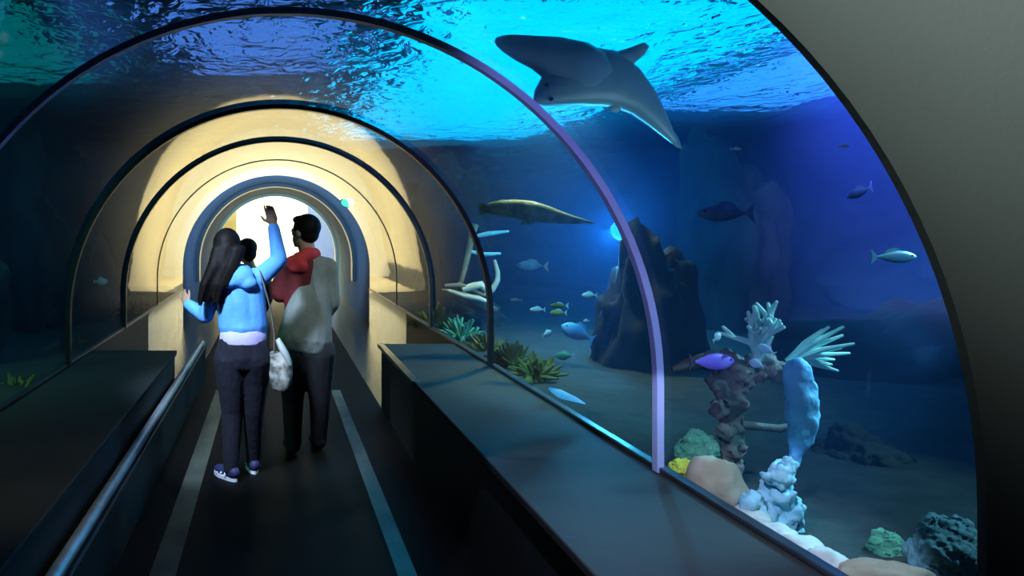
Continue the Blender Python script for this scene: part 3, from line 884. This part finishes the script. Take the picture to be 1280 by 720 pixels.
brain_coral('brain_coral', 872, 568, 3.6, 0.115, 'greencoral', 'round bumpy green coral above the yellow sponge', 1)
brain_coral('brain_coral', 853, 588, 3.45, 0.058, 'yellowcoral', 'small bright yellow green coral by the foot of the violet ring', 2)
rock('boulder', 892, 620, 3.36, 0.125, 0.17, 0.12, 'rocktan', 'smooth tan boulder against the glass right of the violet ring', 'rock', 3, 0.16)
rock('rock', 850, 603, 3.6, 0.09, 0.05, 0.06, 'rockpale', 'flat pale rock under the small yellow coral', 'rock', 8, 0.2)
for i, (a, b, y, rx, rz, m, lb) in enumerate([
    (936, 650, 3.08, .075, .05, 'rockpale', 'small pale rock at the glass below the tan boulder'),
    (968, 676, 2.98, .085, .06, 'rockpale', 'pale rock at the glass below the pale blue coral column'),
    (1000, 692, 2.86, .085, .06, 'rockpale', 'pale rock at the glass between two other pale rocks near the lower edge'),
    (1030, 708, 2.74, .075, .06, 'rockpale', 'pale rock at the glass nearest the lower edge'),
    (1102, 722, 2.62, .15, .055, 'rocktan', 'flat tan rock lying at the lower edge right of the pale rocks')]):
    rock('rock', a, b, y, rx, rz, 0.07, m, lb, 'rock', 20 + i, 0.22, 'rocks along the foot of the glass')
brain_coral('brain_coral', 1110, 694, 2.95, 0.085, 'greencoral', 'small green coral head behind the flat tan rock', 6, None, 1.0)
brain_coral('brain_coral', 1188, 700, 2.7, 0.135, 'tealcoral', 'large bluish coral head beside the grey entrance wall', 7, None, 1.25)
brain_coral('brain_coral', 1075, 585, 4.0, 0.26, 'rockdark', 'low dark coral mound right of the tall blue sponge', 9)

# dark rock masses
def crag(px, py, y, rx, rz, ry, label, seed, m='rockdark', rough=0.45, sub=5):
    return rock('rock_outcrop', px, py, y, rx, rz, ry, m, label, 'rock', seed, rough, None, 1.1, sub)

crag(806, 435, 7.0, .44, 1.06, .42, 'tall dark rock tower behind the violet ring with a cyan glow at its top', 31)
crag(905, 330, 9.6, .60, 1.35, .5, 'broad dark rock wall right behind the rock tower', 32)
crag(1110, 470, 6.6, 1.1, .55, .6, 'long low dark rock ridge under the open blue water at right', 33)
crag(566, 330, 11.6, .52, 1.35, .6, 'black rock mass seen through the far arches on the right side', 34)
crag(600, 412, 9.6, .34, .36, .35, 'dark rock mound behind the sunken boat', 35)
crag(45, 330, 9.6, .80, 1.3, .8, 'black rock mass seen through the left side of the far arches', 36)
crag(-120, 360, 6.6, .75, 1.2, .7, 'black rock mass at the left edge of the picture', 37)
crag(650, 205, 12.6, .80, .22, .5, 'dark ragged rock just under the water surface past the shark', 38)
# olive corals along the right-hand ledge, pale rock with cyan light put into its colour
for i, (a, b, y, r, m, lb) in enumerate([
    (545, 405, 9.3, .22, 'olive', 'farthest olive coral clump beside the hull of the sunken boat'),
    (575, 420, 8.2, .19, 'greencoral', 'green coral clump between two olive ones behind the right ledge'),
    (608, 440, 7.2, .17, 'olive', 'olive coral clump left of the green weed behind the right ledge'),
    (640, 452, 6.4, .15, 'olive', 'brownish olive coral clump in the middle behind the right ledge'),
    (672, 466, 5.8, .14, 'olive', 'nearest olive coral clump left of the curved rock')]):
    bush('coral_clump', a, b, y, r, m, lb, 40 + i, 'coral clumps behind the right ledge')
k = 4.9 / F
bm = bmesh.new()
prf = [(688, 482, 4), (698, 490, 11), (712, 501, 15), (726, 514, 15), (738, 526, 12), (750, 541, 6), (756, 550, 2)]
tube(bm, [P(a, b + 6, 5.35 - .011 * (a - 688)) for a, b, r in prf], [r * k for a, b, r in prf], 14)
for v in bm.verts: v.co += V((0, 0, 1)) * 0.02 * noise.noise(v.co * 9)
o = tag(obj('curved_rock', bm, M['bluesponge'], None, True), 'pale curved rock with cyan light in its colour lying just behind the right ledge', 'rock'); recentre(o, P(720, 525, 4.95))

# left tank
for i, (a, b, y, r, m, lb) in enumerate([
    (14, 500, 5.9, .19, 'olive', 'olive coral clump at the left edge over the left ledge'),
    (100, 448, 8.0, .20, 'olive', 'dim olive coral clump halfway along the left ledge'),
    (78, 462, 7.3, .12, 'greencoral', 'small green coral near the dim olive clump on the left'),
    (168, 388, 11.2, .22, 'orange', 'orange coral at the far end of the left ledge')]):
    bush('coral_clump', a, b, y, r, m, lb, 60 + i, 'coral clumps behind the left ledge')

# ================================================================== SUNKEN BOAT (yards, mast, striped hull)
y = 9.0; k = y / F
t = empty('sunken_boat', P(590, 375, y), 'small wrecked boat with a leaning mast and pale striped planks', 'boat')
bm = bmesh.new()
rings = []
for a, b, w_, h_ in [(552, 362, 4, 3), (565, 365, 20, 9), (585, 371, 30, 13), (602, 378, 28, 13), (615, 384, 14, 10), (622, 386, 3, 4)]:
    rings.append([P(a, b, y) + V((0, math.cos(2*PI*j/14) * w_ * k, math.sin(2*PI*j/14) * h_ * k * (1 if math.sin(2*PI*j/14) < 0 else 0.35))) for j in range(14)])
loft(bm, rings); obj('hull', bm, M['wood'], t, True)
for pl, m in (([(556, 357, 2), (575, 356, 3), (590, 362, 3), (606, 370, 2)], 'wood'), ([(578, 362, 3.5), (592, 358, 5), (601, 356, 5), (608, 364, 3)], 'woodpale'), ([(560, 363, 2), (580, 370, 3), (598, 373, 4), (611, 378, 2)], 'woodpale')):
    bm = bmesh.new(); tube(bm, [P(a, b, y - 0.25) for a, b, r in pl], [r * k for a, b, r in pl], 8); obj('plank', bm, M[m], t, True)
bm = bmesh.new(); pl = [(575, 356, 3), (581, 335, 3.5), (586, 312, 4), (590, 292, 4.5), (594, 280, 5)]
tube(bm, [P(a, b, y) for a, b, r in pl], [r * k for a, b, r in pl], 10); obj('mast', bm, M['wood'], t, True)
bm = bmesh.new(); pl = [(606, 368, 3), (616, 362, 3.5), (622, 350, 3.5), (622, 340, 3), (618, 325, 2)]
tube(bm, [P(a, b, y) for a, b, r in pl], [r * k for a, b, r in pl], 10); obj('rib', bm, M['woodpale'], t, True)
for pl in ([(591, 296, 2), (610, 292, 3), (636, 289, 1.5)], [(586, 314, 2), (605, 318, 3), (626, 317, 1.5)]):
    bm = bmesh.new(); tube(bm, [P(a, b, y) for a, b, r in pl], [r * k for a, b, r in pl], 8); obj('yard', bm, M['cyancoral'], t, True)

# ================================================================== LAMPS YOU CAN SEE
t = empty('underwater_lamp', P(782, 290, 7.9), 'glowing cyan underwater lamp behind the top of the dark rock tower', 'lamp')
k = 7.9 / F
bm = bmesh.new(); ellipsoid(bm, P(777, 288, 7.9), (13 * k, .08, 10 * k)); obj('lens', bm, emit('cyan_lens', (0.02, 0.55, 0.9), 1.2), t, True)
bm = bmesh.new(); tube(bm, [P(777, 288, 7.95), P(777, 288, 8.2)], [13 * k, 11 * k], 18); obj('housing', bm, M['housing'], t, True)
t = empty('oval_lamp', P(437, 253, 13.2), 'small turquoise oval lamp glowing high on the right of the far vault', 'lamp')
k = 13.2 / F
bm = bmesh.new(); ellipsoid(bm, P(435, 253, 13.4), (9 * k, .05, 6 * k)); obj('lens', bm, emit('turquoise_lens', (0.08, 0.75, 0.62), 1.3), t, True)
bm = bmesh.new(); ellipsoid(bm, P(436, 252, 13.5), (11 * k, .07, 8 * k)); obj('housing', bm, M['housing'], t, True)

# ================================================================== PEOPLE
def head_shapes(bm, c, f, h, ears=True):
    """skull, jaw, nose, ears, chin melted into the body; f = facing"""
    f = V(f).normalized(); r = f.cross(V((0, 0, 1))).normalized(); u = r.cross(f).normalized(); s = h / 0.22
    rot = Matrix((r, f, u)).transposed()
    def e(df, dr, du, rad): ellipsoid(bm, V(c) + f * df * s + r * dr * s + u * du * s, [q * s for q in rad], rot, 3)
    e(-.005, 0, .02, (.074, .092, .090)); e(.028, 0, -.050, (.055, .064, .060)); e(.066, 0, -.088, (.022, .022, .020))
    e(.094, 0, -.014, (.012, .018, .022)); e(.080, 0, .010, (.045, .02, .014))
    if ears:
        for q in (1, -1): e(-.005, q * .077, -.008, (.011, .022, .030))
    return f, r, u, s


def face(root, c, f, r, u, s):
    for q in (1, -1):
        bm = bmesh.new(); p = V(c) + (f * .078 + r * .030 * q + u * .002) * s
        ellipsoid(bm, p, (.013 * s,) * 3, sub=2); e = obj('eye', bm, M['eyewhite'], root, True)
        bm = bmesh.new(); ellipsoid(bm, p + f * .009 * s, (.006 * s,) * 3, sub=2); obj('iris', bm, M['eye'], e, True)
    bm = bmesh.new(); rot = Matrix((r, f, u)).transposed()
    ellipsoid(bm, V(c) + (f * .083 - u * .052) * s, (.022 * s, .010 * s, .008 * s), rot, 2)
    obj('mouth', bm, M['lips'], root, True)


def hand_shapes(bm, w, d, side, point=False, s=1.0):
    """hand at wrist w running along d; side = thumb side. Five fingers"""
    d = V(d).normalized(); side = V(side); side = (side - d * side.dot(d)).normalized(); n = d.cross(side)
    w = V(w)
    pc = w + d * .045 * s
    ellipsoid(bm, pc, (.038 * s, .050 * s, .016 * s), Matrix((side, d, n)).transposed(), 3)
    for i, (o, L) in enumerate(((.027, .068), (.009, .076), (-.009, .070), (-.026, .055))):
        b = w + d * .082 * s + side * o * s
        curl = 0.12 if (point and i == 0) else (0.95 if point else 0.35)
        d1 = (d * math.cos(curl * .6) + n * math.sin(curl * .6)); d2 = (d * math.cos(curl * 1.5) + n * math.sin(curl * 1.5))
        m1 = b + d1 * L * .5 * s; e = m1 + d2 * L * .5 * s
        capsule(bm, b - d * .02 * s, m1, .0092 * s, .0086 * s, 8); capsule(bm, m1, e, .0086 * s, .0072 * s, 8)
    b = w + d * .030 * s + side * .030 * s
    m1 = b + (side * .8 + d * .7).normalized() * .034 * s; e = m1 + (d * .95 + side * .25 + n * .2).normalized() * .030 * s
    capsule(bm, b, m1, .011 * s, .0098 * s, 8); capsule(bm, m1, e, .0098 * s, .008 * s, 8)


def chain(bm, pts):
    for (a, ra), (b, rb) in zip(pts, pts[1:]): capsule(bm, a, b, ra, rb)


def shoe(root, heel, d, L=.25, w=.042):
    d = V(d).normalized(); r = d.cross(V((0, 0, 1))).normalized(); h = V(heel)
    rot = Matrix((r, d, V((0, 0, 1)))).transposed()
    bm = bmesh.new()
    ellipsoid(bm, h + d * .045 + V((0, 0, .055)), (w * .95, .062, .045), rot); ellipsoid(bm, h + d * (L * .66) + V((0, 0, .040)), (w, L * .33, .032), rot)
    capsule(bm, h + d * .04 + V((0, 0, .05)), h + d * (L * .7) + V((0, 0, .042)), .036, .030)
    sh = fuse('shoe', bm, M['shoeblue'], root, .006, 3)
    bm = bmesh.new(); n = 22
    out = []
    for j in range(n):
        t = 2 * PI * j / n; q = math.cos(t); x = L * .5 + (L * .5 + .004) * q; ww = (w + .003) * math.sin(t) * (1.0 if q > 0 else .86)
        out.append(h + d * x + r * ww)
    loft(bm, [[p + V((0, 0, z)) for p in out] for z in (0.001, .012, .024)]); obj('sole', bm, M['shoewhite'], sh)
    for q in (0.28, 0.50, 0.66):
        bm = bmesh.new(); c = h + d * L * q
        hh = .092 - .075 * (q - .28) / .4 if q > .28 else .088
        tube(bm, [c - r * (w + .002) + V((0, 0, .034)), c - r * w * .72 + V((0, 0, hh * .8)), c + V((0, 0, hh)), c + r * w * .72 + V((0, 0, hh * .8)), c + r * (w + .002) + V((0, 0, .034))], .0075, 6)
        obj('stripe', bm, M['shoewhite'], sh, True)
    return sh


# ---- woman in the sky-blue fleece, right arm raised
WY = 5.13
def W(px, py, dy=0.0): return P(px, py, WY + dy)
wroot = empty('person', (W(303, 595).x, WY, 0.0), 'woman in a sky blue hooded jacket raising her right arm, long dark hair', 'person')
hd = W(284, 309); fc = V((0.15, 1, 0.12))
bm = bmesh.new()
f, r, u, s = head_shapes(bm, hd, fc, .215)
chain(bm, [(hd - V((0, .01, .05)), .055), (W(291, 334), .050), (W(296, 348), .07)])
chain(bm, [(W(296, 352), .10), (W(300, 375), .105), (W(304, 405), .10), (W(304, 432), .12), (W(304, 445), .12)])
RS, RE, RW = W(326, 346), W(349, 325, .03), W(342, 281, .06)
LS, LE, LW = W(270, 352), W(257, 395, .05), W(236, 381, .17)
chain(bm, [(W(296, 350), .07), (RS, .050), (RE, .040), (RW, .028)]); hand_shapes(bm, RW, W(337, 262, .09) - RW, (-1, 0.2, 0), True, 1.0)
chain(bm, [(W(296, 352), .07), (LS, .050), (LE, .038), (LW, .026)]); hand_shapes(bm, LW, V((-.045, .07, .05)), (0.1, 0.2, 1), False, 1.0)
LH, LK, LA = W(289, 448), W(290, 515, .02), W(289, 580)
RH, RK, RA = W(318, 448), W(317, 512, .06), W(317, 572, .17)
chain(bm, [(LH, .10), (LK, .055), (LA, .036)]); chain(bm, [(RH, .10), (RK, .055), (RA, .036)])
for a, dd in ((LA, V((-.35, .5, 0))), (RA, V((-.1, .7, 0)))):
    e = V((a.x, a.y, .035)); chain(bm, [(a, .036), (e, .032), (e + dd.normalized() * .12, .028)])
fuse('body', bm, M['skin'], wroot, .0065, 2)
face(wroot, hd, f, r, u, s)
bm = bmesh.new()
chain(bm, [(W(298, 352), .105), (W(300, 375), .118), (W(304, 400), .116), (W(304, 409), .128)])
chain(bm, [(W(279, 352), .062), (W(317, 350), .065)])
for q in (-1, 1): chain(bm, [(W(300 + q * 12, 360), .095), (W(304 + q * 11, 408), .105)])
chain(bm, [(W(300, 352), .075), (RS, .066), (RE, .055), (RW + V((0, 0, -.02)), .040)])
chain(bm, [(W(298, 354), .075), (LS, .062), (LE, .052), (LW, .038)])
jk = fuse('jacket', bm, M['bluejacket'], wroot, .0085, 6)
bm = bmesh.new()
ellipsoid(bm, W(299, 346, -.085), (.098, .062, .075)); ellipsoid(bm, W(288, 352, -.095), (.06, .05, .045)); ellipsoid(bm, W(310, 354, -.095), (.06, .05, .045))
ellipsoid(bm, W(299, 338, -.03), (.082, .07, .045))
fuse('hood', bm, M['bluejacket'], jk, .0085, 5)
bm = bmesh.new(); n = 28
loft(bm, [[W(304, py) + V((math.cos(2*PI*j/n) * rx, math.sin(2*PI*j/n) * rx * .82, 0)) for j in range(n)] for py, rx in ((412, .142), (414, .149), (424, .152), (428, .150), (429, .14))])
obj('hem', bm, M['lilac'], wroot, True)
bm = bmesh.new()
chain(bm, [(W(304, 428), .125), (W(304, 446), .130)])
for q in (-1, 1): chain(bm, [(W(304 + q * 10, 430), .112), (W(304 + q * 13, 448), .118)])
chain(bm, [(LH, .118), (W(289, 475, .0), .095), (LK, .070), (LA, .052), (LA - V((0, 0, .03)), .052)])
chain(bm, [(RH, .118), (W(318, 475, .03), .095), (RK, .070), (RA, .052), (RA - V((0, 0, .03)), .052)])
fuse('trousers', bm, M['navy'], wroot, .0085, 5)
# loose long hair
bm = bmesh.new()
rot = Matrix((r, f, u)).transposed()
ellipsoid(bm, hd + V((0, -.018, .022)), (.090, .100, .104), rot)
hrnd = random.Random(5)
chain(bm, [(W(283, 312, -.05), .085), (W(277, 332, -.075), .078), (W(270, 350, -.09), .062), (W(263, 368, -.09), .035)])
for i in range(26):
    q = i / 25; a0 = 268 + 30 * q + hrnd.uniform(-2, 2); e = 246 + 28 * q + hrnd.uniform(-4, 4); dz = hrnd.uniform(-.03, .02); end = 374 + hrnd.uniform(-8, 12) - 10 * abs(q - .4)
    chain(bm, [(W(a0 + 2, 312, -.07 + dz), .03), (W(a0 * .65 + e * .35 + 2, 334, -.10 + dz), .026), (W(a0 * .25 + e * .75, 356, -.115 + dz), .019), (W(e, end, -.10 + dz), .006)])
fuse('hair', bm, M['hair'], wroot, .008, 4)
hl = V((LA.x, LA.y, 0)); hr = V((RA.x, RA.y, 0))
dl, dr = V((-.35, .5, 0)).normalized(), V((-.1, .7, 0)).normalized()
shoe(wroot, hl - dl * .06, dl); shoe(wroot, hr - dr * .06, dr)

# ---- her shoulder bag
t = empty('shoulder_bag', W(351, 488, -.02), 'pale patterned shoulder bag hanging at the right hip of the woman in blue', 'bag')
bm = bmesh.new()
rings = []
for pz, rx, ry, ox in ((488, .035, .03, 0), (484, .062, .042, 0), (468, .076, .052, 0), (452, .072, .050, 0), (440, .060, .040, -2)):
    rings.append([W(351 + ox, pz, -.02) + V((math.copysign(abs(math.cos(a)) ** .6, math.cos(a)) * rx, math.copysign(abs(math.sin(a)) ** .6, math.sin(a)) * ry, 0)) for a in [2*PI*j/24 for j in range(24)]])
loft(bm, rings); obj('bag_body', bm, M['bag'], t, True)
bm = bmesh.new()
pl = [(347, 424, 7), (352, 434, 10), (359, 447, 9), (363, 456, 5)]
tube(bm, [W(a, b, -.055) for a, b, q in pl], [q * .00513 for a, b, q in pl], 14, flat=.45); obj('flap', bm, M['bagflap'], t, True)
for dy in (-.065, .05):
    bm = bmesh.new()
    tube(bm, [W(343, 440, -.02 + dy * .4), W(343, 415, dy * .9), W(338, 385, dy * 1.5), W(330, 356, dy * 1.7), W(326, 343, dy * 1.3), W(325, 337, dy * .2)], .016, 8, flat=.35)
    obj('strap', bm, M['strap'], t, True)

# ---- man in grey with red at the shoulder
MY = 5.75
def G(px, py, dy=0.0): return P(px, py, MY + dy)
mroot = empty('person', (G(380, 570).x, MY, 0.0), 'man in a grey top with a red shoulder, short dark hair, head turned left', 'person')
hd = G(381, 290); fc = V((-.75, .65, .05))
bm = bmesh.new()
f, r, u, s = head_shapes(bm, hd, fc, .235)
chain(bm, [(hd - V((0, .0, .06)), .062), (G(384, 313), .060), (G(385, 325), .08)])
chain(bm, [(G(384, 332), .10), (G(385, 365), .105), (G(383, 400), .10), (G(383, 430), .105)])
RS, RE, RW = G(409, 335), G(414, 378, .02), G(398, 398, .20)
LS, LE, LW = G(360, 336), G(350, 368, .02), G(347, 350, .14)
chain(bm, [(G(385, 332), .08), (RS, .060), (RE, .045), (RW, .030)]); hand_shapes(bm, RW, V((-.08, .06, .03)), (0, .3, 1), False, 1.05)
chain(bm, [(G(385, 332), .08), (LS, .060), (LE, .045), (LW, .030)]); hand_shapes(bm, LW, V((-.02, .05, .09)), (1, .3, 0), True, 1.05)
LH, LK, LA = G(368, 440), G(366, 500, .03), V((G(366, 500).x, MY, .09))
RH, RK, RA = G(398, 440), G(400, 500, .05), V((G(400, 500).x, MY + .12, .09))
chain(bm, [(LH, .11), (LK, .062), (LA, .040)]); chain(bm, [(RH, .11), (RK, .062), (RA, .040)])
for a in (LA, RA):
    e = V((a.x, a.y, .04)); chain(bm, [(a, .04), (e, .034), (e + V((-.03, .14, -.01)), .030)])
fuse('body', bm, M['skin'], mroot, .007, 2)
face(mroot, hd, f, r, u, s)
bm = bmesh.new(); rot = Matrix((r, f, u)).transposed()
ellipsoid(bm, hd - f * .022 + u * .040, (.090 * s, .096 * s, .088 * s), rot); ellipsoid(bm, hd - f * .05 - u * .01, (.074, .06, .07), rot)
ellipsoid(bm, hd + f * .03 + u * .085, (.075, .065, .035), rot)
fuse('hair', bm, M['hair'], mroot, .007, 2)
# red collar, maroon front and left sleeve
bm = bmesh.new()
chain(bm, [(G(378, 332, -.02), .108), (G(376, 365), .118), (G(374, 410), .112)])
chain(bm, [(G(384, 335), .085), (LS, .078), (LE, .062), (LW + V((0, -.01, -.02)), .046)])
sh = fuse('shirt', bm, M['maroon'], mroot, .009, 5)
bm = bmesh.new()
chain(bm, [(G(364, 329, -.075), .052), (G(374, 325, -.095), .050), (G(385, 318, -.06), .052), (G(393, 318, .0), .05)])
chain(bm, [(G(368, 334, -.10), .045), (G(378, 334, -.12), .045)])
fuse('collar', bm, M['redcloth'], sh, .009, 4)
bm = bmesh.new()
chain(bm, [(G(396, 336), .105), (G(394, 365), .125), (G(391, 400), .138), (G(388, 424), .160)])
chain(bm, [(G(380, 366, -.04), .100), (G(372, 422, -.02), .148)])
chain(bm, [(G(396, 338), .085), (RS, .080), (RE, .066), (RW + V((.03, -.02, 0)), .050)])
fuse('jacket', bm, M['greycloth'], mroot, .009, 6)
bm = bmesh.new()
chain(bm, [(G(376, 424), .125), (G(391, 424), .125)]); chain(bm, [(LH, .128), (LK, .080), (LA, .062), (LA - V((0, 0, .03)), .062)]); chain(bm, [(RH, .128), (RK, .080), (RA, .062), (RA - V((0, 0, .03)), .062)])
fuse('trousers', bm, M['blackcloth'], mroot, .009, 5)
for a in (LA, RA):
    bm = bmesh.new(); d = V((-.2, 1, 0)).normalized(); h = V((a.x, a.y, 0)) - d * .06; rt = Matrix((d.cross(V((0, 0, 1))), d, V((0, 0, 1)))).transposed()
    ellipsoid(bm, h + d * .05 + V((0, 0, .052)), (.045, .065, .050), rt); ellipsoid(bm, h + d * .18 + V((0, 0, .040)), (.047, .095, .038), rt); capsule(bm, h + d * .05 + V((0, 0, .045)), h + d * .2 + V((0, 0, .04)), .040, .036)
    fuse('shoe', bm, M['blackcloth'], mroot, .007, 3)

# ---- smaller person half hidden between them
KY = 7.0
def K(px, py, dy=0.0): return P(px, py, KY + dy)
kroot = empty('person', (K(312, 500).x, KY, 0.0), 'small person in dark clothes half hidden behind the woman in blue', 'person')
hd = K(308, 314); fc = V((-.5, .85, 0))
bm = bmesh.new()
f, r, u, s = head_shapes(bm, hd, fc, .205)
chain(bm, [(hd - V((0, 0, .05)), .048), (K(312, 330), .045), (K(313, 338), .06)])
chain(bm, [(K(313, 343), .085), (K(313, 375), .095), (K(313, 405), .10)])
for q in (-1, 1):
    S_, E_, W_ = K(313 + q * 18, 343), K(313 + q * 22, 372), K(313 + q * 17, 390, .14)
    chain(bm, [(K(313, 342), .06), (S_, .045), (E_, .036), (W_, .026)]); hand_shapes(bm, W_, V((-q * .03, .06, -.02)), (0, .3, 1), False, .9)
    H_ = K(313 + q * 12, 410); A_ = V((H_.x, KY, .08)); chain(bm, [(H_, .085), (V((H_.x, KY + .03, .40)), .05), (A_, .034)])
    chain(bm, [(A_, .034), (V((A_.x, KY, .035)), .03), (V((A_.x, KY + .12, .03)), .027)])
fuse('body', bm, M['skin'], kroot, .008, 2)
face(kroot, hd, f, r, u, s)
bm = bmesh.new(); rot = Matrix((r, f, u)).transposed()
ellipsoid(bm, hd - f * .020 + u * .035, (.086, .090, .082), rot); ellipsoid(bm, hd - f * .05 - u * .02, (.07, .05, .07), rot)
fuse('hair', bm, M['hair'], kroot, .008, 3)
bm = bmesh.new(); chain(bm, [(K(313, 344), .095), (K(313, 400), .115)])
for q in (-1, 1): chain(bm, [(K(313, 344), .07), (K(313 + q * 18, 343), .058), (K(313 + q * 22, 372), .048), (K(313 + q * 18, 386, .11), .036)])
fuse('shirt', bm, M['maroon'], kroot, .010, 4)
bm = bmesh.new(); chain(bm, [(K(305, 402), .09), (K(321, 402), .09)])
for q in (-1, 1):
    H_ = K(313 + q * 12, 410); chain(bm, [(H_, .098), (V((H_.x, KY + .03, .40)), .066), (V((H_.x, KY, .06)), .05)])
fuse('trousers', bm, M['blackcloth'], kroot, .010, 4)
for q in (-1, 1):
    bm = bmesh.new(); x = K(313 + q * 12, 410).x
    ellipsoid(bm, (x, KY, .045), (.042, .06, .043)); ellipsoid(bm, (x, KY + .10, .036), (.043, .08, .034)); capsule(bm, (x, KY, .04), (x, KY + .1, .036), .036, .033)
    fuse('shoe', bm, M['blackcloth'], kroot, .008, 2)
